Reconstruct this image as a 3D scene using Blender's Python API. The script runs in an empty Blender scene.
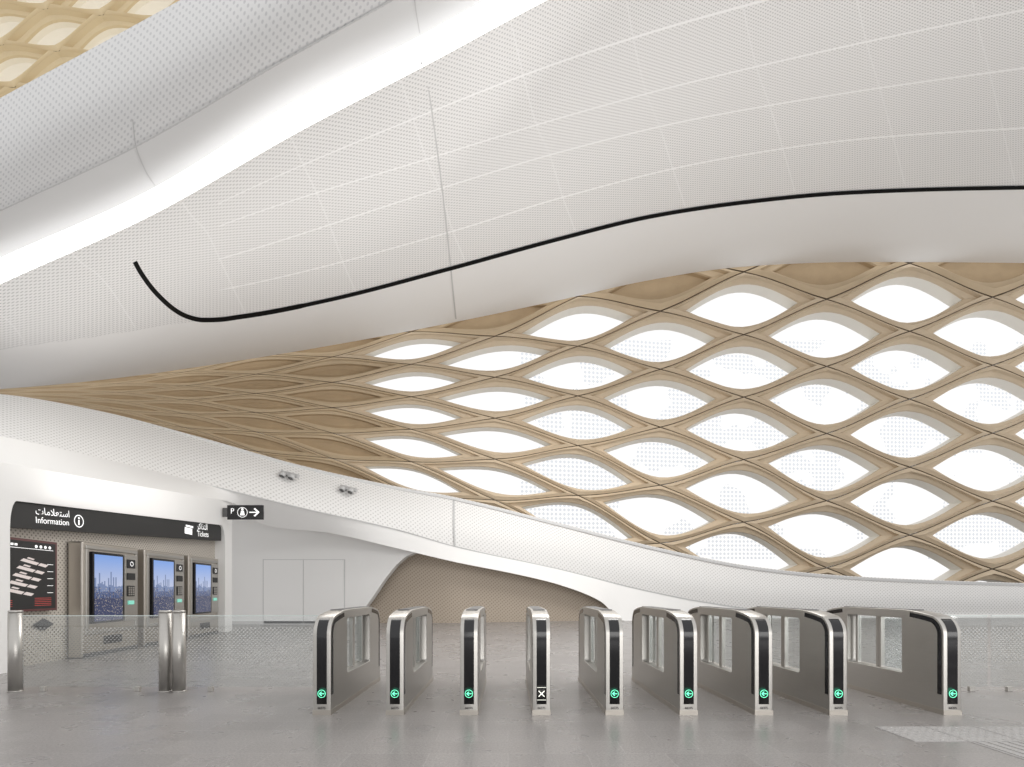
import bpy, math
import numpy as np
from mathutils import Vector, Matrix

F=483.6; CX=508.0; HY=590.0; EYE=1.25
scn=bpy.context.scene
COL=scn.collection
def W(x,y,d):            # survey helper: bearing + distance -> world metres
    return Vector(((x-CX)/F*d, d, EYE+(HY-y)/F*d))

def curve(pts):
    xs=np.array([p[0] for p in pts],float); ys=np.array([p[1] for p in pts],float)
    o=np.argsort(xs); xs=xs[o]; ys=ys[o]
    sl=np.diff(ys)/np.diff(xs)
    m=np.empty(len(xs)); m[0]=sl[0]; m[-1]=sl[-1]
    for i in range(1,len(xs)-1):
        a,b=sl[i-1],sl[i]
        m[i]=0 if a*b<=0 else 2*a*b/(a+b)*0.5+ (a+b)/2*0.5
    def f(x):
        if x<=xs[0]: return float(ys[0]+m[0]*(x-xs[0]))
        if x>=xs[-1]: return float(ys[-1]+m[-1]*(x-xs[-1]))
        i=int(np.searchsorted(xs,x)-1); h=xs[i+1]-xs[i]; t=(x-xs[i])/h
        return float((2*t**3-3*t*t+1)*ys[i]+(t**3-2*t*t+t)*h*m[i]+(-2*t**3+3*t*t)*ys[i+1]+(t**3-t*t)*h*m[i+1])
    return f

# ---------------------------------------------------------------- materials
def newmat(name):
    m=bpy.data.materials.new(name); m.use_nodes=True
    nt=m.node_tree; b=nt.nodes['Principled BSDF']
    return m,nt,b
def mat(name,col,rough=.5,metal=0.,emit=None,es=0.,noise=0.,nscale=5.,spec=None,bump=0.):
    m,nt,b=newmat(name)
    b.inputs['Base Color'].default_value=(*col,1); b.inputs['Roughness'].default_value=rough
    b.inputs['Metallic'].default_value=metal
    if spec is not None: b.inputs['Specular IOR Level'].default_value=spec
    if emit: b.inputs['Emission Color'].default_value=(*emit,1); b.inputs['Emission Strength'].default_value=es
    if noise>0:
        tc=nt.nodes.new('ShaderNodeTexCoord'); n=nt.nodes.new('ShaderNodeTexNoise'); n.inputs['Scale'].default_value=nscale; n.inputs['Detail'].default_value=4
        nt.links.new(tc.outputs['Object'],n.inputs['Vector'])
        mr=nt.nodes.new('ShaderNodeMix'); mr.data_type='RGBA'
        mr.inputs[6].default_value=(*[c*(1-noise) for c in col],1); mr.inputs[7].default_value=(*[min(1,c*(1+noise)) for c in col],1)
        nt.links.new(n.outputs['Fac'],mr.inputs[0]); nt.links.new(mr.outputs[2],b.inputs['Base Color'])
    return m
def M(nt,op,a,b=None,c=None):
    n=nt.nodes.new('ShaderNodeMath'); n.operation=op
    for i,v in enumerate((a,b,c)):
        if v is None: continue
        if isinstance(v,(int,float)): n.inputs[i].default_value=v
        else: nt.links.new(v,n.inputs[i])
    return n.outputs[0]
def dots(nt,uvname,spacing,rad,rot=0.785):
    uv=nt.nodes.new('ShaderNodeUVMap'); uv.uv_map=uvname
    mp=nt.nodes.new('ShaderNodeMapping'); mp.inputs['Scale'].default_value=(1/spacing,1/spacing,1); mp.inputs['Rotation'].default_value=(0,0,rot)
    nt.links.new(uv.outputs[0],mp.inputs[0])
    fr=nt.nodes.new('ShaderNodeVectorMath'); fr.operation='FRACTION'; nt.links.new(mp.outputs[0],fr.inputs[0])
    sb=nt.nodes.new('ShaderNodeVectorMath'); sb.operation='SUBTRACT'; sb.inputs[1].default_value=(.5,.5,0); nt.links.new(fr.outputs[0],sb.inputs[0])
    sp=nt.nodes.new('ShaderNodeSeparateXYZ'); nt.links.new(sb.outputs[0],sp.inputs[0])
    r=M(nt,'SQRT',M(nt,'ADD',M(nt,'MULTIPLY',sp.outputs[0],sp.outputs[0]),M(nt,'MULTIPLY',sp.outputs[1],sp.outputs[1])))
    mr=nt.nodes.new('ShaderNodeMapRange'); mr.inputs['From Min'].default_value=rad*.8; mr.inputs['From Max'].default_value=rad*1.2
    mr.inputs['To Min'].default_value=1; mr.inputs['To Max'].default_value=0; nt.links.new(r,mr.inputs['Value'])
    return mr.outputs[0]
def perf(name,col,hole,spacing,rad,rough=.6,metal=0.,seams=None,vmask=None):
    m,nt,b=newmat(name)
    b.inputs['Roughness'].default_value=rough; b.inputs['Metallic'].default_value=metal
    fac=dots(nt,'m',spacing,rad)
    if vmask is not None:
        uv=nt.nodes.new('ShaderNodeUVMap'); uv.uv_map='p'; sp=nt.nodes.new('ShaderNodeSeparateXYZ'); nt.links.new(uv.outputs[0],sp.inputs[0])
        fac=M(nt,'MULTIPLY',fac,M(nt,'LESS_THAN',sp.outputs[1],vmask))
    mx=nt.nodes.new('ShaderNodeMix'); mx.data_type='RGBA'; mx.inputs[6].default_value=(*col,1); mx.inputs[7].default_value=(*hole,1)
    nt.links.new(fac,mx.inputs[0]); out=mx.outputs[2]
    if seams:
        su,sv,wu,wv,vmax,sc,sc2=seams
        uv=nt.nodes.new('ShaderNodeUVMap'); uv.uv_map='p'; sp=nt.nodes.new('ShaderNodeSeparateXYZ'); nt.links.new(uv.outputs[0],sp.inputs[0])
        def line(o,per,w):
            a=M(nt,'FRACT',M(nt,'ADD',M(nt,'DIVIDE',o,per),.5)); a=M(nt,'ABSOLUTE',M(nt,'SUBTRACT',a,.5)); return M(nt,'LESS_THAN',a,w)
        for l,c,k,amt in ((line(M(nt,'ADD',sp.outputs[0],M(nt,'MULTIPLY',sp.outputs[1],-.12)),su,wu),sc2,0,.4),(line(sp.outputs[1],sv,wv),sc,1,.9)):
            l=M(nt,'MULTIPLY',l,M(nt,'LESS_THAN',sp.outputs[1],vmax))
            l=M(nt,'MULTIPLY',l,M(nt,'GREATER_THAN',sp.outputs[0],3.35)) if k else l
            l=M(nt,'MULTIPLY',l,amt)
            m2=nt.nodes.new('ShaderNodeMix'); m2.data_type='RGBA'; m2.inputs[7].default_value=(*c,1)
            nt.links.new(l,m2.inputs[0]); nt.links.new(out,m2.inputs[6]); out=m2.outputs[2]
    nt.links.new(out,b.inputs['Base Color'])
    return m

WHITE=mat('white_plaster',(.77,.765,.755),.55,noise=.015,nscale=.6)
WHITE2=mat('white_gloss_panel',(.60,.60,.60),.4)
CEIL=perf('ceiling_perforated',(.84,.835,.83),(.54,.54,.54),.10,.27,seams=(1.0,1.0,.006,.016,4.9,(.96,.96,.96),(.96,.96,.96)),vmask=5.0)
BANDP=perf('band_perforated',(.76,.755,.745),(.54,.53,.52),.12,.25)
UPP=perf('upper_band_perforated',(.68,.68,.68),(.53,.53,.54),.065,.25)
SLOT=mat('black_slot',(.004,.004,.004),.9,spec=.1)
JOINT=mat('joint_grey',(.50,.50,.50),.7)
JOINTL=mat('joint_light_grey',(.58,.58,.58),.7)
LIGHT=mat('led_diffuser',(1,1,1),.5,emit=(1,1,1),es=1.6)
GRC=mat('beige_grc',(.60,.49,.355),.65,noise=.08,nscale=1.5)
GRCG=mat('gold_grc',(.70,.58,.38),.6,noise=.08,nscale=1.5)
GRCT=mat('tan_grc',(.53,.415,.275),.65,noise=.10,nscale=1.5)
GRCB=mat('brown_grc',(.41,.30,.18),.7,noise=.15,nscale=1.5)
REV=mat('cream_reveal',(.80,.77,.71),.6,noise=.03,nscale=1)
CREAM=mat('cream_infill',(.92,.87,.76),.6,noise=.03,nscale=2)
SEAM=mat('dark_seam',(.20,.15,.10),.8)
BROWNP=perf('brown_perforated',(.42,.355,.285),(.26,.215,.17),.10,.25)
STEELP=perf('steel_perforated',(.56,.52,.47),(.25,.23,.20),.06,.26,rough=.4,metal=.4)
def steelmat(name,col,rough):
    m,nt,b=newmat(name); b.inputs['Metallic'].default_value=.88
    tc=nt.nodes.new('ShaderNodeTexCoord'); mp=nt.nodes.new('ShaderNodeMapping'); mp.inputs['Scale'].default_value=(3,3,140)
    n=nt.nodes.new('ShaderNodeTexNoise'); n.inputs['Scale'].default_value=2; n.inputs['Detail'].default_value=3
    nt.links.new(tc.outputs['Object'],mp.inputs[0]); nt.links.new(mp.outputs[0],n.inputs['Vector'])
    r=nt.nodes.new('ShaderNodeMapRange'); r.inputs['To Min'].default_value=rough-.07; r.inputs['To Max'].default_value=rough+.1
    nt.links.new(n.outputs['Fac'],r.inputs['Value']); nt.links.new(r.outputs[0],b.inputs['Roughness'])
    mx=nt.nodes.new('ShaderNodeMix'); mx.data_type='RGBA'; mx.inputs[6].default_value=(*[c*.9 for c in col],1); mx.inputs[7].default_value=(*[min(1,c*1.08) for c in col],1)
    nt.links.new(n.outputs['Fac'],mx.inputs[0]); nt.links.new(mx.outputs[2],b.inputs['Base Color'])
    return m
STEEL=steelmat('brushed_steel',(.49,.475,.45),.34)
STEELD=steelmat('brushed_steel_warm',(.52,.485,.44),.34)
BLACK=mat('gloss_black',(.012,.012,.014),.12)
BLACKM=mat('matte_black',(.02,.02,.02),.5)
CAPG=mat('dark_cap',(.06,.06,.065),.3)
DARK=mat('dark_grey',(.10,.10,.10),.5)
SPOTG=mat('spot_grey',(.50,.50,.50),.4)
GEDGE=mat('glass_edge',(.62,.70,.68),.2)
TXT=mat('white_sign_print',(.9,.9,.9),.5,emit=(1,1,1),es=.5)
GREEN=mat('green_led',(.1,.8,.45),.4,emit=(.22,1,.62),es=1.1)
WLED=mat('white_led',(.9,.9,.8),.4,emit=(1,1,.9),es=.8)
RED=mat('red_print',(.6,.08,.07),.5)
def glassmat(name,dotted=False,tint=(.95,.965,.965),gl=.08):
    m=bpy.data.materials.new(name); m.use_nodes=True; nt=m.node_tree; nt.nodes.clear()
    o=nt.nodes.new('ShaderNodeOutputMaterial'); t=nt.nodes.new('ShaderNodeBsdfTransparent'); t.inputs[0].default_value=(*tint,1)
    g=nt.nodes.new('ShaderNodeBsdfGlossy'); g.inputs['Roughness'].default_value=.03
    mx=nt.nodes.new('ShaderNodeMixShader'); mx.inputs[0].default_value=gl
    nt.links.new(t.outputs[0],mx.inputs[1]); nt.links.new(g.outputs[0],mx.inputs[2]); out=mx.outputs[0]
    if dotted:
        f=dots(nt,'m',.034,.20); d=nt.nodes.new('ShaderNodeBsdfDiffuse'); d.inputs[0].default_value=(.8,.8,.8,1)
        uv=nt.nodes.new('ShaderNodeUVMap'); uv.uv_map='m'; sp=nt.nodes.new('ShaderNodeSeparateXYZ'); nt.links.new(uv.outputs[0],sp.inputs[0])
        f=M(nt,'MULTIPLY',f,M(nt,'LESS_THAN',sp.outputs[1],.74)); f=M(nt,'MULTIPLY',f,M(nt,'MULTIPLY_ADD',sp.outputs[1],.65,.08))
        m2=nt.nodes.new('ShaderNodeMixShader'); nt.links.new(f,m2.inputs[0]); nt.links.new(out,m2.inputs[1]); nt.links.new(d.outputs[0],m2.inputs[2]); out=m2.outputs[0]
    nt.links.new(out,o.inputs[0]); return m
GLASS=glassmat('clear_glass',tint=(.86,.88,.88)); GLASSD=glassmat('dotted_glass',True)
def screenmat():
    m,nt,b=newmat('screen_city'); b.inputs['Base Color'].default_value=(.01,.01,.02,1); b.inputs['Roughness'].default_value=.2
    uv=nt.nodes.new('ShaderNodeUVMap'); uv.uv_map='m'; sp=nt.nodes.new('ShaderNodeSeparateXYZ'); nt.links.new(uv.outputs[0],sp.inputs[0])
    X,Y=sp.outputs[0],sp.outputs[1]
    sky=nt.nodes.new('ShaderNodeValToRGB'); e=sky.color_ramp.elements
    e[0].position=.45; e[0].color=(.62,.66,.80,1); e[1].position=1; e[1].color=(.22,.40,.85,1); nt.links.new(Y,sky.inputs[0])
    def skyline(wd_,seed,base,amp):
        wn=nt.nodes.new('ShaderNodeTexWhiteNoise'); wn.noise_dimensions='1D'
        nt.links.new(M(nt,'ADD',M(nt,'FLOOR',M(nt,'DIVIDE',X,wd_)),seed),wn.inputs['W'])
        h=M(nt,'ADD',base,M(nt,'MULTIPLY',M(nt,'POWER',wn.outputs['Value'],3.0),amp)); return M(nt,'LESS_THAN',Y,h)
    cur=sky.outputs[0]
    for wd_,seed,base,amp,c in ((.045,3.,.52,.26,(.20,.27,.46,1)),(.06,17.,.44,.14,(.09,.13,.26,1)),(.03,41.,.34,.12,(.045,.06,.13,1))):
        mx=nt.nodes.new('ShaderNodeMix'); mx.data_type='RGBA'; nt.links.new(skyline(wd_,seed,base,amp),mx.inputs[0]); nt.links.new(cur,mx.inputs[6]); mx.inputs[7].default_value=c; cur=mx.outputs[2]
    vo=nt.nodes.new('ShaderNodeTexVoronoi'); vo.inputs['Scale'].default_value=34; nt.links.new(uv.outputs[0],vo.inputs['Vector'])
    sparks=M(nt,'MULTIPLY',M(nt,'LESS_THAN',vo.outputs['Distance'],.26),M(nt,'LESS_THAN',Y,.5))
    mx=nt.nodes.new('ShaderNodeMix'); mx.data_type='RGBA'; nt.links.new(sparks,mx.inputs[0]); nt.links.new(cur,mx.inputs[6]); mx.inputs[7].default_value=(.6,.52,.40,1)
    nt.links.new(mx.outputs[2],b.inputs['Emission Color']); b.inputs['Emission Strength'].default_value=.85
    return m
SCREEN=screenmat()
def floormat():
    m,nt,b=newmat('floor_stone')
    tc=nt.nodes.new('ShaderNodeTexCoord'); br=nt.nodes.new('ShaderNodeTexBrick')
    br.inputs['Color1'].default_value=(.235,.222,.217,1); br.inputs['Color2'].default_value=(.265,.25,.245,1); br.inputs['Mortar'].default_value=(.31,.295,.29,1)
    br.inputs['Scale'].default_value=1; br.inputs['Mortar Size'].default_value=.004; br.inputs['Brick Width'].default_value=.6; br.inputs['Row Height'].default_value=.3; br.offset=0.5
    nt.links.new(tc.outputs['Object'],br.inputs['Vector'])
    n=nt.nodes.new('ShaderNodeTexNoise'); n.inputs['Scale'].default_value=55; n.inputs['Detail'].default_value=6; n.inputs['Roughness'].default_value=.9; nt.links.new(tc.outputs['Object'],n.inputs['Vector'])
    cr=nt.nodes.new('ShaderNodeMapRange'); cr.inputs['From Min'].default_value=.33; cr.inputs['From Max'].default_value=.67; nt.links.new(n.outputs['Fac'],cr.inputs['Value'])
    mx=nt.nodes.new('ShaderNodeMix'); mx.data_type='RGBA'; mx.blend_type='OVERLAY'; mx.inputs[0].default_value=.5
    nt.links.new(br.outputs['Color'],mx.inputs[6]); nt.links.new(cr.outputs[0],mx.inputs[7]); nt.links.new(mx.outputs[2],b.inputs['Base Color'])
    n2=nt.nodes.new('ShaderNodeTexNoise'); n2.inputs['Scale'].default_value=3; nt.links.new(tc.outputs['Object'],n2.inputs['Vector'])
    rr=nt.nodes.new('ShaderNodeMapRange'); rr.inputs['To Min'].default_value=.22; rr.inputs['To Max'].default_value=.36; nt.links.new(n2.outputs['Fac'],rr.inputs['Value']); nt.links.new(rr.outputs[0],b.inputs['Roughness'])
    b.inputs['Specular IOR Level'].default_value=.6
    return m
FLOOR=floormat()
TACT=mat('tactile_grey',(.36,.35,.345),.5)

# ---------------------------------------------------------------- mesh helpers
def setp(o,**k):
    for a,b in k.items():
        if b is not None: o[a]=b
def mk(name,verts,faces,mats,fm=None,uvs=None,smooth=False,center=True,parent=None,**props):
    verts=[Vector(v) for v in verts]
    c=Vector((0,0,0))
    if center and parent is None:
        lo=Vector([min(v[i] for v in verts) for i in range(3)]); hi=Vector([max(v[i] for v in verts) for i in range(3)])
        c=Vector(((lo.x+hi.x)/2,(lo.y+hi.y)/2,lo.z))
    me=bpy.data.meshes.new(name); me.from_pydata([tuple(v-c) for v in verts],[],faces)
    for m in (mats if isinstance(mats,(list,tuple)) else [mats]): me.materials.append(m)
    if fm: me.polygons.foreach_set('material_index',fm)
    if uvs:
        for nm,vals in uvs.items():
            l=me.uv_layers.new(name=nm)
            for lp in me.loops: l.data[lp.index].uv=vals[lp.vertex_index]
    if smooth: me.polygons.foreach_set('use_smooth',[True]*len(me.polygons))
    me.update()
    o=bpy.data.objects.new(name,me); COL.objects.link(o); o.location=c
    if parent: o.parent=parent
    setp(o,**props); return o
def grid(rows,name,mats,closed=False,uvp=None,solid=0,**props):
    nr=len(rows); nc=len(rows[0]); v=[p for r in rows for p in r]; f=[]
    for i in range(nr-1):
        for j in range(nc-1):
            a=i*nc+j; f.append((a,a+1,a+nc+1,a+nc))
    mid=rows[nr//2]; U=[0]
    for j in range(1,nc): U.append(U[-1]+(mid[j]-mid[j-1]).length)
    m=[]; 
    cols=[]
    for j in range(nc):
        s=[0]
        for i in range(1,nr): s.append(s[-1]+(rows[i][j]-rows[i-1][j]).length)
        cols.append(s)
    for i in range(nr):
        for j in range(nc): m.append((U[j],cols[j][i]))
    uvs={'m':m}
    if uvp: uvs['p']=[uvp(i,j) for i in range(nr) for j in range(nc)]
    o=mk(name,v,f,mats,uvs=uvs,smooth=True,**props)
    if solid:
        md=o.modifiers.new('thickness','SOLIDIFY'); md.thickness=solid; md.offset=0
    return o
def boxv(x0,x1,y0,y1,z0,z1):
    v=[(x0,y0,z0),(x1,y0,z0),(x1,y1,z0),(x0,y1,z0),(x0,y0,z1),(x1,y0,z1),(x1,y1,z1),(x0,y1,z1)]
    f=[(0,3,2,1),(4,5,6,7),(0,1,5,4),(1,2,6,5),(2,3,7,6),(3,0,4,7)]
    return v,f
def box(name,b,m,parent=None,bevel=0,uv=False,**props):
    v,f=boxv(*b); uvs=None
    if uv:
        uvs={'m':[((p[0]-b[0]),(p[2]-b[4])) for p in v]}
        if uv=='unit': uvs={'m':[((p[0]-b[0])/(b[1]-b[0]),(p[2]-b[4])/(b[5]-b[4])) for p in v]}
    o=mk(name,v,f,m,uvs=uvs,parent=parent,**props)
    if bevel: 
        md=o.modifiers.new('bevel','BEVEL'); md.width=bevel; md.segments=3
    return o
def empty(name,loc,**props):
    o=bpy.data.objects.new(name,None); COL.objects.link(o); o.location=loc; o.empty_display_size=.2; setp(o,**props); return o
def ev_mesh(o,name):
    bpy.context.view_layer.update()
    dg=bpy.context.evaluated_depsgraph_get()
    me=bpy.data.meshes.new_from_object(o.evaluated_get(dg)); me.name=name
    bpy.data.objects.remove(o); return me
def profile(name,outer,holes,w,bev,m,parent,x0=0,**props):   # (y,z) outline, extruded along x
    cu=bpy.data.curves.new('c','CURVE'); cu.dimensions='2D'; cu.fill_mode='BOTH'; cu.extrude=w/2-bev; cu.bevel_depth=bev; cu.bevel_resolution=1
    for lp in [outer]+holes:
        s=cu.splines.new('POLY'); s.points.add(len(lp)-1)
        for i,p in enumerate(lp): s.points[i].co=(p[0],p[1],0,1)
        s.use_cyclic_u=True
    if bev: cu.offset=-bev
    o=bpy.data.objects.new('c',cu); COL.objects.link(o); me=ev_mesh(o,name)
    for v in me.vertices:
        x,y,z=v.co; v.co=(z+x0,x,y)
    me.materials.clear(); me.materials.append(m)
    ob=bpy.data.objects.new(name,me); COL.objects.link(ob); ob.parent=parent; setp(ob,**props); return ob
def text(name,s,size,m,parent,loc,rot=(math.pi/2,0,0),ext=.001,align='LEFT',**props):
    cu=bpy.data.curves.new('t','FONT'); cu.body=s; cu.size=size; cu.extrude=ext; cu.align_x=align; cu.align_y='BOTTOM'
    o=bpy.data.objects.new('t',cu); COL.objects.link(o); me=ev_mesh(o,name)
    me.materials.clear(); me.materials.append(m)
    ob=bpy.data.objects.new(name,me); COL.objects.link(ob); ob.parent=parent; ob.location=loc; ob.rotation_euler=rot; setp(ob,**props); return ob
def revolve(name,prof,m,parent=None,n=32,**props):
    v=[];f=[]
    for r,z in prof:
        for i in range(n): a=2*math.pi*i/n; v.append((r*math.cos(a),r*math.sin(a),z))
    for k in range(len(prof)-1):
        for i in range(n): j=(i+1)%n; f.append((k*n+i,k*n+j,(k+1)*n+j,(k+1)*n+i))
    f.append(tuple(range(n))[::-1]); f.append(tuple((len(prof)-1)*n+i for i in range(n)))
    o=mk(name,v,f,m,parent=parent,smooth=True,**props)
    return o
def flat(name,polys,m,parent,th=.002,y=0,**props):
    v=[];f=[]
    for p in polys:
        b=len(v); n=len(p)
        v+= [(a,y,c) for a,c in p]+[(a,y+th,c) for a,c in p]
        f.append(tuple(range(b,b+n))); f.append(tuple(range(b+2*n-1,b+n-1,-1)))
        for i in range(n): j=(i+1)%n; f.append((b+i,b+n+i,b+n+j,b+j))
    return mk(name,v,f,m,parent=parent,**props)
def ringpolys(cx,cz,r,w,n=24):
    ps=[]
    for i in range(n):
        a=2*math.pi*i/n; b=2*math.pi*(i+1)/n
        ps.append([(cx+r*math.cos(a),cz+r*math.sin(a)),(cx+r*math.cos(b),cz+r*math.sin(b)),(cx+(r-w)*math.cos(b),cz+(r-w)*math.sin(b)),(cx+(r-w)*math.cos(a),cz+(r-w)*math.sin(a))])
    return ps
def disc(cx,cz,r,n=20): return [(cx+r*math.cos(2*math.pi*i/n),cz+r*math.sin(2*math.pi*i/n)) for i in range(n)]
def rect(x0,x1,z0,z1): return [(x0,z0),(x1,z0),(x1,z1),(x0,z1)]
def arrow(cx,cz,s,dx=-1,w=.22):
    t=w*s
    return [[(cx-dx*s,cz-t/2),(cx+dx*s*.7,cz-t/2),(cx+dx*s*.7,cz+t/2),(cx-dx*s,cz+t/2)],
            [(cx+dx*s,cz),(cx+dx*s*.1,cz+s*.85),(cx-dx*s*.15,cz+s*.65),(cx+dx*s*.6,cz)],
            [(cx+dx*s,cz),(cx+dx*s*.6,cz),(cx-dx*s*.15,cz-s*.65),(cx+dx*s*.1,cz-s*.85)]]

XS=list(np.linspace(-150,1180,150))
# ---------------------------------------------------------------- floor
box('floor',(-18,30,-5,34,-.2,0),FLOOR,kind='structure',label='polished grey stone tiled concourse floor',category='floor')

# ---------------------------------------------------------------- ceiling
dl=curve([(-150,9.6),(-70,11),(0,12.2),(250,18.2),(450,20.8),(700,23.2),(1024,24.8),(1180,25.3)])
R=[curve([(-60,312),(0,283),(150,215),(300,130),(430,62),(545,0),(700,-75),(900,-150),(1150,-220)]),
   curve([(-60,318),(0,292),(150,240),(230,198),(440,108),(560,62),(700,18),(1024,-62),(1180,-90)]),
   curve([(-60,324),(0,302),(150,256),(230,222),(440,155),(560,118),(700,80),(1024,10),(1180,-15)]),
   curve([(-60,330),(0,314),(150,278),(250,250),(445,187),(560,152),(700,118),(1024,68),(1180,50)]),
   curve([(-60,338),(0,328),(150,303),(268,280),(450,232),(560,198),(700,163),(850,140),(1024,128),(1180,120)]),
   curve([(-60,360),(0,350),(100,336),(205,320),(240,317),(330,300),(450,269),(560,239),(650,217),(750,202),(850,193),(1024,188),(1180,187)]),
   curve([(-60,392),(0,389),(100,380),(230,362),(350,342),(450,323),(560,300),(650,280),(740,267),(860,262),(1024,263),(1180,268)])]
htop=curve([(-150,4.4),(0,4.8),(300,6.2),(545,8.0),(800,9.8),(1180,11.5)])
def ceil_d(x,y):
    y0=R[0](x); y1=R[6](x); de=dl(x)-.35
    he=de*(HY-y1)/F; t=max(0,min(1,(y-y0)/(y1-y0)))
    h=htop(x)+(he-htop(x))*t
    return h*F/(HY-y)
rows=[];tt=[]
NS=8
for k in range(6):
    for s in range(NS+(k==5)):
        tt.append(k+s/NS)
ycache=[]
for x in XS:
    g=curve([(i,R[i](x)) for i in range(7)]); ycache.append([g(t) for t in tt])
for i,t in enumerate(tt):
    rows.append([W(x,ycache[j][i],ceil_d(x,ycache[j][i])) for j,x in enumerate(XS)])
grid(rows,'ceiling',CEIL,uvp=lambda i,j:((XS[j]+150)/110.,tt[i]),kind='structure',label='curved white perforated vaulted ceiling with panel seams',category='ceiling')

def ribbon(name,pts,wpx,m,lift=.05,df=ceil_d,**props):
    top=[];bot=[]
    P=[np.array(p,float) for p in pts]
    for i,p in enumerate(P):
        a=P[max(0,i-1)]; b=P[min(len(P)-1,i+1)]; t=b-a; t/=np.linalg.norm(t); n=np.array([-t[1],t[0]])
        ww=wpx if np.isscalar(wpx) else wpx[i]
        for s,l in ((-1,top),(1,bot)):
            q=p+n*ww/2*s; d=df(q[0],q[1]); v=W(q[0],q[1],d); l.append(v-Vector((0,.0,1))*lift*.6-Vector((0,1,0))*lift)
    return grid([top,bot],name,m,**props)
def smoothpts(ctrl,n):
    xs=curve([(i,c[0]) for i,c in enumerate(ctrl)]); ys=curve([(i,c[1]) for i,c in enumerate(ctrl)])
    return [(xs(t),ys(t)) for t in np.linspace(0,len(ctrl)-1,n)]
slot=[(137,262),(143,273),(156,291),(175,309),(190,317),(205,320),(222,319.5),(240,317)]
slotp=smoothpts(slot,40)+[(x,R[5](x)) for x in np.linspace(245,1170,120)]
ribbon('trim_1',slotp,[4.6]*48+[3.8]*112,SLOT,kind='structure',label='thin black recessed slot curving across the ceiling',category='ceiling slot')
jc=[(421,62),(427,80),(436,140),(443,195),(449,250),(453,290),(456,319)]
ribbon('trim_2',smoothpts(jc,40),1.4,JOINTL,lift=.03,kind='structure',label='grey expansion joint across the ceiling',category='joint')

SU=curve([(-60,286),(0,258),(150,190),(300,98),(420,36),(480,3),(700,-105),(900,-188),(1150,-260)])
CR=curve([(-60,242),(0,212),(137,147),(280,64),(395,0),(600,-115),(900,-240),(1150,-330)])
UE=curve([(-60,132),(0,98),(100,44),(180,0),(350,-95),(600,-220),(900,-350),(1150,-440)])
d0=lambda x: ceil_d(x,R[0](x))
def bandrows(fa,fb,da,db,n=6,bulge=0):
    r=[]
    for i in range(n+1):
        t=i/n; r.append([W(x,fa(x)*(1-t)+fb(x)*t,(da(x)*(1-t)+db(x)*t)*(1-bulge*math.sin(math.pi*t))) for x in XS])
    return r
grid(bandrows(SU,lambda x:R[0](x)+1,lambda x:d0(x)*.985,lambda x:d0(x)*1.0),'ceiling_light_strip',LIGHT,label='continuous glowing white linear light strip along the ceiling',category='ceiling light')
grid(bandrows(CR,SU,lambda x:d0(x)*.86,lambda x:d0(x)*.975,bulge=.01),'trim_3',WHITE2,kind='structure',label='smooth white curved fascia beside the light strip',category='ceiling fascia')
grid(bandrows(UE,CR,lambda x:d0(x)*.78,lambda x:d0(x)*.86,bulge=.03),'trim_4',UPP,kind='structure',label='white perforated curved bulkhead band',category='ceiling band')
def up_d(x,y):
    a=UE(x);b=CR(x);c=SU(x)
    if y<b: t=max(0,(y-a)/(b-a)); return d0(x)*(.78+.08*t)*(1-.03*math.sin(math.pi*t))
    t=min(1,(y-b)/(c-b)); return d0(x)*(.86+.115*t)*(1-.01*math.sin(math.pi*t))
ribbon('trim_5',smoothpts([(134,120),(136,140),(138,150),(147,172),(156,186)],20),1.0,JOINT,lift=.02,df=up_d,kind='structure',label='thin panel joint in the white bulkhead',category='joint')
ribbon('trim_6',[(x,CR(x)) for x in np.linspace(-60,420,60)],1.3,JOINT,lift=.02,df=up_d,kind='structure',label='shadow gap line between bulkhead and fascia',category='joint')
ribbon('trim_7',smoothpts([(413,-20),(416,10),(420,34)],8),1.0,JOINT,lift=.02,df=up_d,kind='structure',label='thin panel joint in the white fascia',category='joint')

# ---------------------------------------------------------------- lattice
XN=curve([(-4,1242),(-3,1159),(-2,1076),(-1,993),(0,910),(1,827),(2,744),(3,660.5),(4,578),(5,495),(6,411),(7,332),(8,256),(9,184),(10,116),(11,52),(12,-10),(13,-70)])
Y0=curve([(1242,297),(1076,297),(910,297),(827,299),(744,303),(660,311),(578,321),(495,336),(410,348),(330,357),(250,365),(170,373.5),(52,385),(-70,391)])
SS=curve([(1242,34),(1076,34),(910,34),(827,33.6),(744,31.3),(660,29),(578,24.9),(495,20.5),(410,16.2),(330,12.6),(250,9.4),(170,6.4),(52,2.3),(-70,.6)])
def latmap(n,k,off):
    x=XN(n); d=dl(x); p=W(x,Y0(x)+k*SS(x),d); sc=min(1,SS(x)/26.)
    return p+Vector((0,off*sc,0))
def fo(t): t=abs(t); return .25*(1+math.cos(math.pi*t))/2+.75*(1-t)
def gi(t): t=abs(t); return max(0,.78*(1-t*t)+.22*(1+math.cos(math.pi*t))/2)
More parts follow.
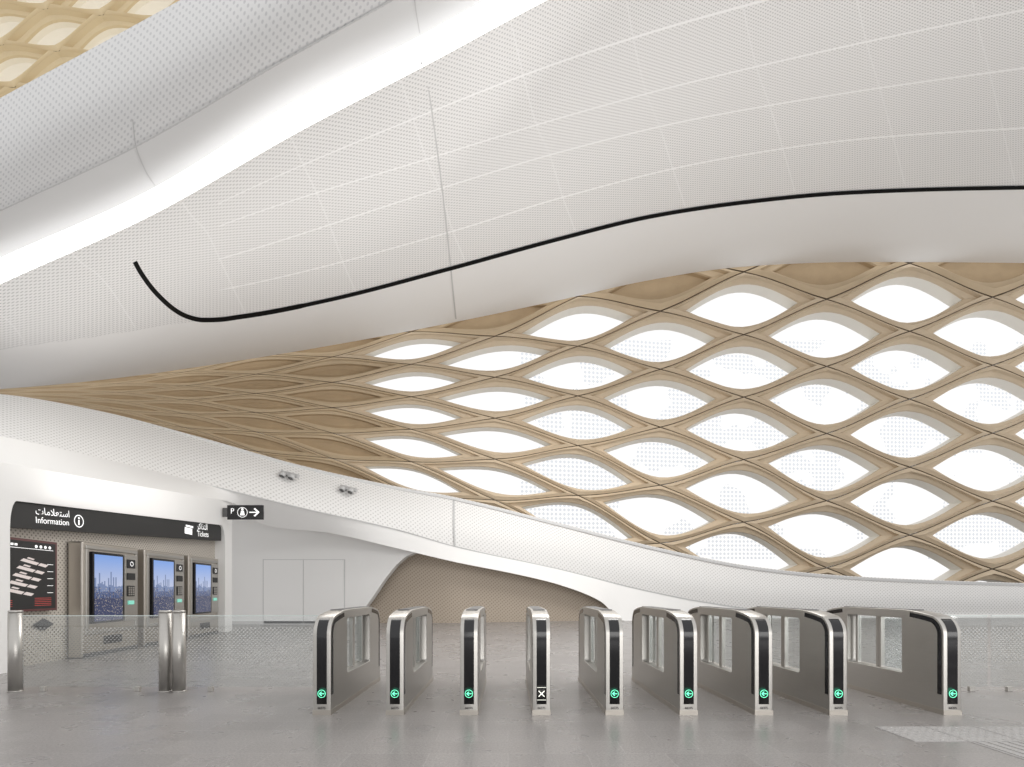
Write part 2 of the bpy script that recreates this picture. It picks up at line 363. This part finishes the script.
def cell(n,k,mp,openc,wh,hh,mats,name='lattice_panel',**props):
    N=22; par=[]
    for i in range(N): par.append((-math.cos(math.pi*i/N),1))
    for i in range(N): par.append((math.cos(math.pi*i/N),-1))
    out=[(a,-s*fo(a)) for a,s in par]
    inn=[(a*wh,-s*hh*gi(a)) for a,s in par]
    def mixr(t): return [(o[0]*(1-t)+q[0]*t,o[1]*(1-t)+q[1]*t) for o,q in zip(out,inn)]
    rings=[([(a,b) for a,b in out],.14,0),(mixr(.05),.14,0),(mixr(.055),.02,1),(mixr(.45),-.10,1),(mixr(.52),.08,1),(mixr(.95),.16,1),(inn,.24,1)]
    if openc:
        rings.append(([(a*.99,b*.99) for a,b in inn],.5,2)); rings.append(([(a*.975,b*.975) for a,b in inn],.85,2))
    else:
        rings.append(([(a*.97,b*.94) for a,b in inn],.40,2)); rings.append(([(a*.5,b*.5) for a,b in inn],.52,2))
    v=[];f=[];fm=[]; L=2*N
    for r,off,mi in rings:
        v+=[mp(n+a*-1,k+b,off) for a,b in r]
    for ri in range(len(rings)-1):
        for i in range(L):
            j=(i+1)%L; f.append((ri*L+i,ri*L+j,(ri+1)*L+j,(ri+1)*L+i)); fm.append([0,0,1,1,1,1,2,2][ri])
    if not openc:
        b=(len(rings)-1)*L; f.append(tuple(range(b,b+L))); fm.append(2)
    o=mk(name,v,f,mats,fm=fm,**props)
    return o
for n in range(-2,13):
    for k in range(-2,11):
        if (n+k)%2: continue
        if n<4 and k>9: continue
        if n==-2 and k==-2: continue
        xc=XN(n); op= xc>380 and 0<=k<=9
        wide=.68 if xc>450 else .60; hi=.69 if xc>560 else .60
        if op:
            cell(n,k,latmap,True,wide,hi,[SEAM,GRC,REV],label='beige diamond facade panel with an open almond shaped window',category='facade panel',group='beige lattice facade panels')
        else:
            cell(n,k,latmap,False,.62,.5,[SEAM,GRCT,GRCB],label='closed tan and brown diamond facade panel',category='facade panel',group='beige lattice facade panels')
def cmap(n,k,off):
    return W(52+n*50+k*6,30-n*15+k*21,10.5+.1*n)+Vector((-off*.05,off*.6,off*.05))
for n in range(-4,6):
    for k in range(-6,7):
        if (n+k)%2: continue
        x=52+n*50+k*6; y=30-n*15+k*21
        if x<-110 or x>300 or y>140 or y<-110: continue
        cell(n,k,cmap,False,.68,.66,[SEAM,GRCG,CREAM],label='gold diamond facade panel with cream almond infill',category='facade panel',group='gold lattice panels above the bulkhead')
# exterior screen
m=bpy.data.materials.new('exterior_screen'); m.use_nodes=True; nt=m.node_tree; nt.nodes.clear()
o_=nt.nodes.new('ShaderNodeOutputMaterial'); t_=nt.nodes.new('ShaderNodeBsdfTransparent'); e_=nt.nodes.new('ShaderNodeBsdfTranslucent'); e_.inputs[0].default_value=(.60,.68,.76,1)
f_=dots(nt,'m',.22,.30,0); mx_=nt.nodes.new('ShaderNodeMixShader')
n_=nt.nodes.new('ShaderNodeTexNoise'); n_.inputs['Scale'].default_value=.35; tc_=nt.nodes.new('ShaderNodeTexCoord'); nt.links.new(tc_.outputs['Object'],n_.inputs['Vector'])
f_=M(nt,'MULTIPLY',f_,M(nt,'GREATER_THAN',n_.outputs['Fac'],.5)); f_=M(nt,'MULTIPLY',f_,.5)
nt.links.new(f_,mx_.inputs[0]); nt.links.new(t_.outputs[0],mx_.inputs[1]); nt.links.new(e_.outputs[0],mx_.inputs[2]); nt.links.new(mx_.outputs[0],o_.inputs[0])
sc=[[W(x,y,dl(x)+2.4) for x in np.linspace(520,1180,20)] for y in (560,480,400,340)]
grid(sc,'exterior_sun_screen',m,label='pale perforated sun screen outside the facade openings',category='sun screen')

# ---------------------------------------------------------------- lower band + walls
def wd(x): r=(x-CX)/F; return -6.74/(r+.1147)
T=curve([(-150,388),(-60,391),(0,394),(100,411),(200,437),(300,465),(400,487),(450,496),(560,523),(660,548),(750,566),(850,576),(1024,583),(1180,587)])
MM=curve([(-150,412),(0,436),(150,470),(230,490),(300,507),(400,530),(455,546),(560,569),(640,589),(700,601),(760,609.5),(850,613),(1024,614),(1180,614)])
LL=curve([(-150,440),(0,463),(100,480),(200,497),(238,505),(248,514),(262,524),(330,533),(400,549),(455,562),(520,575),(560,585),(600,601),(625,621),(700,619.5),(850,618.8),(1024,618),(1180,618)])
dT=curve([(-150,7.2),(-60,8.6),(0,9.4),(225,15.6),(450,19),(700,21.5),(1024,22.8),(1180,23.2)])
dM=curve([(-150,5.6),(-60,6.6),(0,7.45),(225,14.3),(300,15.7),(450,18),(700,21),(1024,22.3),(1180,22.8)])
dLr=curve([(225,14.3),(262,15.6),(400,17.2),(625,19.6),(700,20.8),(1024,21.9),(1180,22.4)])
dL=lambda x: wd(x) if x<225 else dLr(x)
XB=sorted(list(np.linspace(-150,1180,170))+list(np.linspace(232,270,16))+list(np.linspace(590,632,14)))
def rows2(fa,fb,da,db,n=5,bulge=0):
    return [[W(x,fa(x)*(1-i/n)+fb(x)*i/n,(da(x)*(1-i/n)+db(x)*i/n)*(1-bulge*math.sin(math.pi*i/n))) for x in XB] for i in range(n+1)]
grid(rows2(T,MM,dT,dM,bulge=.012),'wall_back',BANDP,kind='structure',label='white perforated parapet band sweeping under the lattice',category='wall')
grid(rows2(MM,LL,dM,dL),'trim_8',WHITE,kind='structure',label='smooth white lower fascia of the parapet',category='wall fascia')
def band_d(x,y):
    t=max(0,min(1,(y-T(x))/(MM(x)-T(x)))); return (dT(x)*(1-t)+dM(x)*t)*(1-.012*math.sin(math.pi*t))
ribbon('trim_9',[(x,T(x)+1.2) for x in np.linspace(-60,1170,120)],2.4,WHITE2,lift=.06,df=lambda x,y:dT(x)*.995,kind='structure',label='white rounded capping along the parapet top',category='parapet capping')
ribbon('trim_10',[(x,MM(x)) for x in np.linspace(-60,760,120)],1.0,JOINT,lift=.03,df=lambda x,y:dM(x),kind='structure',label='shadow line along the parapet crease',category='joint')
ribbon('trim_11',smoothpts([(454,498),(454,520),(455,545)],10),1.6,JOINT,lift=.05,df=band_d,kind='structure',label='vertical expansion joint in the parapet',category='joint')
def wx(x,z,off=0):
    d=wd(x); return Vector(((x-CX)/F*d,d,z))+Vector((-.993,-.114,0))*off
def zat(x,y): return EYE+(HY-y)/F*wd(x)
def openz(x):
    y=500+ (x-10)/215*25.5
    a=min(1,(x-10)/7.); y+= (1-math.sqrt(max(0,1-(1-a)**2)))*28
    b=min(1,(225-x)/4.); y+= (1-math.sqrt(max(0,1-(1-b)**2)))*18
    return zat(x,y)
def strip(xs,zt,zb,name,m,off=0,sol=0,**p):
    return grid([[wx(x,zb(x),off) for x in xs],[wx(x,zt(x),off) for x in xs]],name,m,solid=sol,**p)
xsw=[10,10.5,11,12,13,15,17]+list(np.linspace(20,218,40))+[221,222.5,224,224.6,225]
ltop=lambda x: zat(x,LL(x))
v=[];f=[]
allx=[-150,-100,-60,-20,0,9.99]
allx=[(x,0) for x in allx]+[(x,openz(x)) for x in xsw]+[(225.01,0),(228,0),(232,0)]
for x,zb in allx: v+= [wx(x,zb),wx(x,ltop(x)+.01)]
for x,zb in allx: v+= [wx(x,zb,.3),wx(x,ltop(x)+.01,.3)]
n=len(allx)
for i in range(n-1):
    a=2*i; f.append((a,a+2,a+3,a+1)); b=2*n+2*i; f.append((b,b+1,b+3,b+2)); f.append((a,b,b+2,a+2))
f.append((2*n-2,2*n-1,4*n-1,4*n-2))
mk('wall_left',v,f,WHITE,kind='structure',label='white wall framing the ticket machine recess',category='wall')
strip(list(np.linspace(-2,231,60)),lambda x:3.35,lambda x:0,'wall_recess',STEELP,off=.28,kind='structure',label='perforated metal panelled back of the recess',category='wall')
D1=17.6
poly=[(222,None),(355,None),(361,613),(372,598),(384,580),(395,566),(405,557),(414,553),(424,552),(400,543),(330,527),(262,518),(240,500),(222,497)]
vv=[]
for x,y in poly:
    p=W(x,600 if y is None else y,D1)
    if y is None: p.z=0
    vv.append(p)
back=[p+Vector((0,.45,0)) for p in vv]; n=len(vv)
ff=[tuple(range(n)),tuple(range(2*n-1,n-1,-1))]+[(i,n+i,n+(i+1)%n,(i+1)%n) for i in range(n)]
mk('wall_door',vv+back,ff,WHITE,kind='structure',label='white wall with a flush service door under the parapet',category='wall')
dr=empty('door_1',W(304,600,D1)*1,kind='structure',label='flush white double service door',category='door'); dr.location.z=0
px=lambda a:(a-304)/F*D1
zz=lambda y:EYE+(HY-y)/F*D1
box('door_leaf',(px(264),px(303.2),-.03,0,.03,zz(560)),WHITE,parent=dr)
box('door_leaf',(px(304),px(344),-.03,0,.03,zz(560)),WHITE,parent=dr)
box('door_frame',(px(262.9),px(345.1),-.012,.0,.0,zz(559.3)),mat('door_gap',(.55,.55,.55),.6),parent=dr)
box('baseboard_back',(W(226,0,D1).x,W(352,0,D1).x,D1-.03,D1,0,.12),mat('baseboard_grey',(.55,.54,.53),.4),kind='structure',label='grey skirting along the white wall',category='baseboard')
xs=list(np.linspace(345,640,40))
dn=lambda x: max(18.3,dLr(x)+.55)
r0=[];r1=[]
for x in xs:
    p=W(x,600,dn(x)); p.z=0; r0.append(p); q=W(x,min(615,max(535,(MM(x)+2*LL(x))/3-1)),dn(x)); r1.append(q)
grid([r1,r0],'wall_niche',BROWNP,kind='structure',label='brown perforated wall set back under the white parapet',category='wall')

def spot(x,y):
    d=band_d(x,y)-.12; e=empty('twin_spotlight',W(x,y,d),label='small twin spotlight mounted on the white parapet',category='spotlight',group='twin spotlights on the parapet')
    e.rotation_euler=(0,math.radians(14),0)
    box('housing',(-.30,.30,-.03,.10,.0,.13),SPOTG,parent=e,bevel=.02)
    for sx in (-.15,.15):
        o=revolve('lamp_head',[(.05,-.16),(.10,-.15),(.11,-.13),(.09,.0)],SPOTG,parent=e,n=20); o.location=(sx,-.10,.06); o.rotation_euler=(math.radians(-25),0,0)
        o=revolve('lens',[(.08,-.168),(.08,-.158)],DARK,parent=e,n=20); o.location=(sx,-.10,.06); o.rotation_euler=(math.radians(-25),0,0)
spot(289,476); spot(348,490)

# ---------------------------------------------------------------- recess contents
ux=Vector((-.1140,.9935,0)); 
def wframe(name,d,z=0,off=0,**props):
    X=-7.6-.1147*(d-7.5); e=empty(name,Vector((X,d,z))+Vector((-.9935,-.114,0))*off,**props)
    e.rotation_euler=(0,0,math.atan2(ux.y,ux.x)); return e
hs=wframe('header_sign',7.32,0,off=.05,label='long black overhead sign reading Information and Tickets',category='sign')
Lh=(14.2-7.32)/.9935
def hz(u,top):
    d=7.32+u*.9935; X=-7.6-.1147*(d-7.5); x=CX+X/d*F
    y=(500+(x-10)/215*25.5) if top else (527+(x-10)/215*14)
    return EYE+(HY-y)/F*d
v=[];f=[];NU=30
for i in range(NU+1):
    u=Lh*i/NU; v+=[(u,0,hz(u,0)),(u,0,hz(u,1)),(u,.15,hz(u,0)),(u,.15,hz(u,1))]
for i in range(NU):
    a=4*i; b=a+4; f+=[(a,b,b+1,a+1),(a+2,a+3,b+3,b+2),(a,a+2,b+2,b)]
mk('sign_board',v,f,BLACKM,parent=hs)
sl=math.atan((hz(2,0)-hz(0,0))/2)
isti=''.join(chr(c) for c in (0xFE8D,0xFEB3,0xFE98,0xFECC,0xFEFC,0xFEE3,0xFE8E,0xFE95))[::-1]
tadh=''.join(chr(c) for c in (0xFE8D,0xFEDF,0xFE98,0xFEAC,0xFE8D,0xFEDB,0xFEAE))[::-1]
text('sign_text',isti,.165,TXT,hs,(.56,-.004,hz(.6,0)+.205),rot=(math.pi/2,-sl,0))
text('sign_text','Information',.148,TXT,hs,(.56,-.004,hz(.6,0)+.065),rot=(math.pi/2,-sl,0))
c=(1.48,hz(1.48,0)+.19)
flat('sign_icon',ringpolys(c[0],c[1],.115,.018),TXT,hs,y=-.004)
flat('sign_icon',[disc(c[0],c[1]+.055,.02),rect(c[0]-.016,c[0]+.016,c[1]-.07,c[1]+.022)],TXT,hs,y=-.004)
text('sign_text',tadh,.23,TXT,hs,(Lh-1.35,-.004,hz(Lh-1.2,0)+.22),rot=(math.pi/2,-sl,0))
text('sign_text','Tickets',.21,TXT,hs,(Lh-1.35,-.004,hz(Lh-1.2,0)+.03),rot=(math.pi/2,-sl,0))
zc=hz(Lh-1.8,0)+.22
flat('sign_icon',[rect(Lh-1.95,Lh-1.6,zc-.1,zc+.06),[(Lh-1.9,zc+.08),(Lh-1.55,zc+.08),(Lh-1.55,zc+.13),(Lh-1.9,zc+.13)]],TXT,hs,y=-.004)
po=wframe('information_poster',7.25,0,off=.16,label='black framed route diagram poster on perforated metal wall',category='poster')
zt=2.08; zb_=.90; PW=1.22
box('poster_frame',(0,PW,0,.05,zb_,zt),mat('poster_frame_red',(.12,.05,.05),.3),parent=po,bevel=.01)
box('poster_sheet',(.05,PW-.05,-.006,.0,zb_+.04,zt-.04),BLACKM,parent=po)
pale=mat('poster_pale',(.8,.72,.70),.5)
pp=[];lines=[]
for i in range(5):
    a=.34+i*.07; z=zb_+.30+i*.12
    pp.append([(a-.14,z+.04),(a+.16,z-.02),(a+.22,z+.02),(a-.08,z+.08)])
    pp.append([(a+.19,z-.02),(a+.34,z-.05),(a+.40,z-.01),(a+.25,z+.02)])
    pp.append([(a-.02,z+.085),(a+.10,z+.06),(a+.13,z+.08),(a+.01,z+.105)])
    lines.append(rect(.10,.10+.06*(1+i%2),z+.06,z+.068)); lines.append(rect(PW-.22,PW-.10,z+.0,z+.008))
flat('poster_print',pp,pale,po,y=-.009)
flat('poster_print',[rect(.1,PW-.1,zt-.16,zt-.152)]+[rect(.10+.07*i,.15+.07*i,zt-.125,zt-.09) for i in range(5)]+[disc(.78+.09*i,zt-.11,.026) for i in range(4)]+lines,TXT,po,y=-.009)
flat('poster_print',[rect(.12,.34,zb_+.09+.03*i,zb_+.098+.03*i) for i in range(4)]+[rect(.75,1.08,zb_+.09+.03*i,zb_+.098+.03*i) for i in range(5)],RED,po,y=-.009)
e=wframe('diamond_marker',8.30,.66,off=.24,label='small black diamond marker on the perforated wall',category='sign')
flat('marker_plate',[[(-.2,0),(0,-.10),(.2,0),(0,.10)]],BLACKM,e,th=.03)
def machine(d):
    e=wframe('ticket_machine',d,0,off=.0,label='brushed steel ticket vending machine with a glowing blue city screen',category='ticket machine',group='ticket machines in the recess')
    w=1.58; h=2.14
    box('body',(0,w,.02,.27,.0,h),STEELD,parent=e,bevel=.03)
    for b in ((.06,w-.06,-.01,.03,h-.13,h-.06),(.06,w-.06,-.01,.03,.42,.50),(.06,.13,-.01,.03,.50,h-.13),(w-.13,w-.06,-.01,.03,.50,h-.13)):
        box('front_frame',b,STEEL,parent=e,bevel=.012)
    box('screen_bezel',(.17,1.0,-.05,.025,.62,1.97),BLACK,parent=e,bevel=.01)
    box('screen',(.20,.97,-.056,-.05,.66,1.92),SCREEN,parent=e,uv='unit')
    box('control_panel',(1.06,1.42,-.04,.025,.62,1.97),STEEL,parent=e,bevel=.008)
    box('keypad',(1.12,1.34,-.06,-.04,1.12,1.34),BLACKM,parent=e,bevel=.006)
    flat('key',[rect(1.14+.065*i,1.185+.065*i,1.14+.047*j,1.175+.047*j) for i in range(3) for j in range(4)],STEEL,e,y=-.066,th=.006,kind='stuff')
    box('card_slot',(1.12,1.36,-.06,-.04,1.46,1.60),BLACKM,parent=e,bevel=.006)
    box('card_reader',(1.12,1.36,-.06,-.04,1.70,1.88),BLACK,parent=e,bevel=.006)
    flat('reader_icon',ringpolys(1.24,1.79,.05,.012),TXT,e,y=-.064)
    box('coin_slot',(1.15,1.33,-.055,-.04,.95,1.03),mat('slot_lamp',(.2,.5,.4),.4,emit=(.3,1,.8),es=.3),parent=e)
    box('change_tray',(.55,1.05,.0,.03,.20,.36),BLACKM,parent=e,bevel=.01)
    box('plinth',(.02,w-.02,.015,.27,0,.08),DARK,parent=e)
    return e
for d in (8.83,10.62,12.40): machine(d)
ds=14.1
e=empty('direction_sign',W(227,519.5,ds),label='black wayfinding sign with parking lift and arrow symbols',category='sign')
sx=36/F*ds; sz=14.5/F*ds
box('sign_board',(0,sx,0,.06,0,sz),BLACK,parent=e,bevel=.01)
text('sign_text','P',.22,TXT,e,(.10,-.004,.13))
flat('sign_icon',[disc(.45,.30,.035),[(.38,.12),(.52,.12),(.49,.255),(.41,.255)]]+ringpolys(.45,.21,.15,.015),TXT,e,y=-.004)
flat('sign_icon',arrow(.80,.21,.15,dx=1),TXT,e,y=-.004)
box('bracket',(-.14,0,.01,.05,.08,sz-.08),DARK,parent=e)

# ---------------------------------------------------------------- bollards & glass barriers
def bollard(x,ybase):
    d=F*EYE/(ybase-HY); e=empty('steel_post',((x-CX)/F*d,d,0),label='round brushed steel barrier post with flat cap',category='post',group='round steel posts')
    revolve('post_shaft',[(.070,.012),(.070,.965)],STEEL,parent=e)
    revolve('post_cap',[(.066,.965),(.066,.975),(.070,.977),(.070,.992),(.062,1.0)],STEEL,parent=e)
    revolve('base_flange',[(.076,0),(.076,.01),(.072,.014)],STEEL,parent=e)
    return d
dB=bollard(15.5,691.5); bollard(165.5,691.5); bollard(179,691.5)
def glass(xa,xb,lab='clear glass barrier panel with white dot manifestation'):
    e=empty('glass_barrier',((xa+xb)/2,dB,0),label=lab,category='glass barrier',group='dotted glass barriers')
    w=(xb-xa)/2
    box('glass_pane',(-w,w,-.006,.006,.06,.93),GLASSD,parent=e,uv=True)
    box('polished_edge',(-w,w,-.006,.006,.93,.938),GEDGE,parent=e)
    for s in (-1,1):
        box('floor_clamp',(s*w*.7-.03,s*w*.7+.03,-.02,.02,0,.065),STEEL,parent=e,bevel=.004)
px2=lambda x:(x-CX)/F*dB
glass(px2(23),px2(158)); glass(px2(187),-2.0); glass(4.6,5.9); glass(5.95,7.4)

# ---------------------------------------------------------------- fare gates
GL=1.87; GW=.175; GH=1.035
def arc(cx,cz,r,a0,a1,n): return [(cx+r*math.cos(math.radians(a0+(a1-a0)*i/n)),cz+r*math.sin(math.radians(a0+(a1-a0)*i/n))) for i in range(n+1)]
front=[(0,.05),(0,.80)]+arc(.20,.80,.20,180,112,8)[1:]+[(.24,1.008),(.40,1.03),(.52,GH)]
prof=[(0.0,.0)]+front+[(GL-y,z) for y,z in front[::-1]]+[(GL,0)]
prof=prof[::-1]
hole=arc(.53,.37,.03,180,270,4)+arc(1.34,.37,.03,270,360,4)+arc(1.34,.91,.03,0,90,4)+arc(.53,.91,.03,90,180,4)
def offs(pts,o):
    r=[]
    for i,p in enumerate(pts):
        a=Vector(pts[max(0,i-1)]); b=Vector(pts[min(len(pts)-1,i+1)]); t=(b-a).normalized(); n=Vector((-t.y,t.x))
        r.append((p[0]+n.x*o,p[1]+n.y*o))
    return r
def build_gate():
    e=empty('fare_gate',(0,0,0),label='brushed steel fare gate with black front panel and green arrow',category='fare gate',group='row of fare gates')
    parts=[]
    parts.append(profile('body',prof,[hole],GW,.004,STEEL,e))
    fs=[(0,.11)]+front[1:8]
    for flip in (0,1):
        a=offs(fs,.004); b=offs(fs,-.012)
        if flip: a=[(GL-y,z) for y,z in a]; b=[(GL-y,z) for y,z in b]
        parts.append(profile('front_panel',a+b[::-1],[],.100,0,BLACK,e))
        fs2=[(0,.20)]+front[1:-1]
        a=offs(fs2,-.022); b=offs(fs2,-.070)
        if flip: a=[(GL-y,z) for y,z in a]; b=[(GL-y,z) for y,z in b]
        parts.append(profile('side_trim',a+b[::-1],[],GW+.004,0,BLACK,e))
    v,f=boxv(-.062,.062,.40,1.47,GH-.004,GH+.004); parts.append(mk('top_cap',v,f,CAPG,parent=e))
    for y0,y1 in ((.60,.90),(.97,1.27)):
        v,f=boxv(-.012,.012,y0,y1,.36,.93); parts.append(mk('glass_wing',v,f,GLASS,parent=e))
    for y in (.575,.915,.955,1.295):
        v,f=boxv(-.022,.022,y-.018,y+.018,.33,.95); parts.append(mk('pivot_post',v,f,STEEL,parent=e))
    v,f=boxv(-GW/2-.004,GW/2+.004,-.006,GL+.006,0,.05); parts.append(mk('plinth',v,f,STEELD,parent=e))
    parts.append(text('number_label','66375',.032,BLACKM,e,(0,-.0075,.055),align='CENTER'))
    return e,parts
def indic_arrow(e):
    return flat('arrow_indicator',ringpolys(0,.215,.040,.005)+arrow(0,.215,.027,w=.3),GREEN,e,th=.002,y=-.0075,label='green lit arrow in a ring')
def indic_x(e):
    s=.032;t=.006
    return flat('cross_indicator',[[(-s,.215-s+t),(-s+t,.215-s),(s,.215+s-t),(s-t,.215+s)],[(s,.215-s+t),(s-t,.215-s),(-s,.215+s-t),(-s+t,.215+s)]]+[rect(-.045,.045,.275,.279),rect(-.045,.045,.151,.155)],WLED,e,th=.002,y=-.0075,label='pale lit cross')
gx=[322,395,469,541.5,614.5,688.5,763.5,838,952]
g0,parts=build_gate()
for i,x in enumerate(gx):
    X=(x-CX)/F*4.83*1.001
    if i==0: g=g0
    else:
        g=g0.copy(); COL.objects.link(g)
        for p in parts:
            q=p.copy(); q.parent=g; COL.objects.link(q)
    g.location=(X,4.83,0)
    if i==3:
        indic_x(g); g['label']='brushed steel fare gate with black front panel and pale cross'
    else: indic_arrow(g)
    if i==8: g['label']='brushed steel fare gate beside the wide accessible aisle'

# ---------------------------------------------------------------- tactile paving
def tact(name,x0,x1,y0,y1,kind):
    v,f=boxv(x0,x1,y0,y1,0,.004)
    if kind=='stud':
        nx=int((x1-x0)/.07); ny=int((y1-y0)/.07)
        for i in range(nx):
            for j in range(ny):
                cx=x0+(i+.5)*(x1-x0)/nx; cy=y0+(j+.5)*(y1-y0)/ny; b=len(v)
                for r,z in ((.02,.004),(.014,.010)):
                    for q in range(8): v.append((cx+r*math.cos(q*math.pi/4),cy+r*math.sin(q*math.pi/4),z))
                for q in range(8): f.append((b+q,b+(q+1)%8,b+8+(q+1)%8,b+8+q))
                f.append(tuple(b+8+q for q in range(8)))
    else:
        nx=int((x1-x0)/.075)
        for i in range(nx):
            cx=x0+(i+.5)*(x1-x0)/nx; a,bb=boxv(cx-.016,cx+.016,y0+.01,y1-.01,.004,.010); b=len(v); v+=a; f+=[tuple(b+q for q in ff) for ff in bb]
    return mk(name,v,f,TACT,label='pale grey tactile paving tile with raised '+('studs' if kind=='stud' else 'bars'),category='tactile tile',group='tactile paving')
for i in range(4): tact('tactile_tile',3.35+i*.45,3.35+i*.45+.44,3.98,4.42,'stud')
for j in range(2): tact('tactile_tile',3.35+.45,3.35+.89,3.98-.45*(j+1),3.98-.45*j-.01,'bar')

# ---------------------------------------------------------------- light
w=bpy.data.worlds.new('world'); scn.world=w; w.use_nodes=True
w.node_tree.nodes['Background'].inputs[0].default_value=(.995,.99,.985,1); w.node_tree.nodes['Background'].inputs[1].default_value=1.04
def area(loc,rot,sx,sy,p,lab,col=(1,.985,.96)):  # added fill lights, not fittings of the station
    l=bpy.data.lights.new('area','AREA'); l.shape='RECTANGLE'; l.size=sx; l.size_y=sy; l.energy=p; l.color=col
    o=bpy.data.objects.new('added_fill_light',l); COL.objects.link(o); o.location=loc; o.rotation_euler=rot
    o['label']=lab; o['category']='added fill light'
area((-2,10,5.6),(0,0,0),6,4,220,'added soft fill light shining down above the gates')  # added fill with no fixture, lifts gates and floor
area((5,14,10.5),(0,0,0),8,4,850,'added soft fill light shining down into the hall')  # added fill in mid-air, brightens the floor for bounce onto the vault
area((6,-3,1.6),(math.radians(180-52),0,0),14,3,480,'added unseen fill light brightening the vaulted ceiling')  # unseen fill behind the camera, added to lift the vault
area((-4.5,10,2.7),(math.radians(180),0,0),6,4,110,'added soft fill light brightening the low end of the vault')  # added fill floating below the dim left end of the ceiling
area((6,13,3),(math.radians(180),0,0),14,5,430,'added soft fill light brightening the middle of the vault')  # added fill hovering mid-hall to brighten the deep ceiling

cam=bpy.data.cameras.new('camera'); co=bpy.data.objects.new('camera',cam); COL.objects.link(co)
co.location=(0,0,EYE); co.rotation_euler=(math.pi/2,0,0)
cam.lens=17; cam.sensor_width=36; cam.sensor_fit='HORIZONTAL'; cam.shift_x=(512-CX)/1024; cam.shift_y=(HY-383.5)/1024
cam.clip_end=500
scn.camera=co
scn.view_settings.view_transform='Standard'
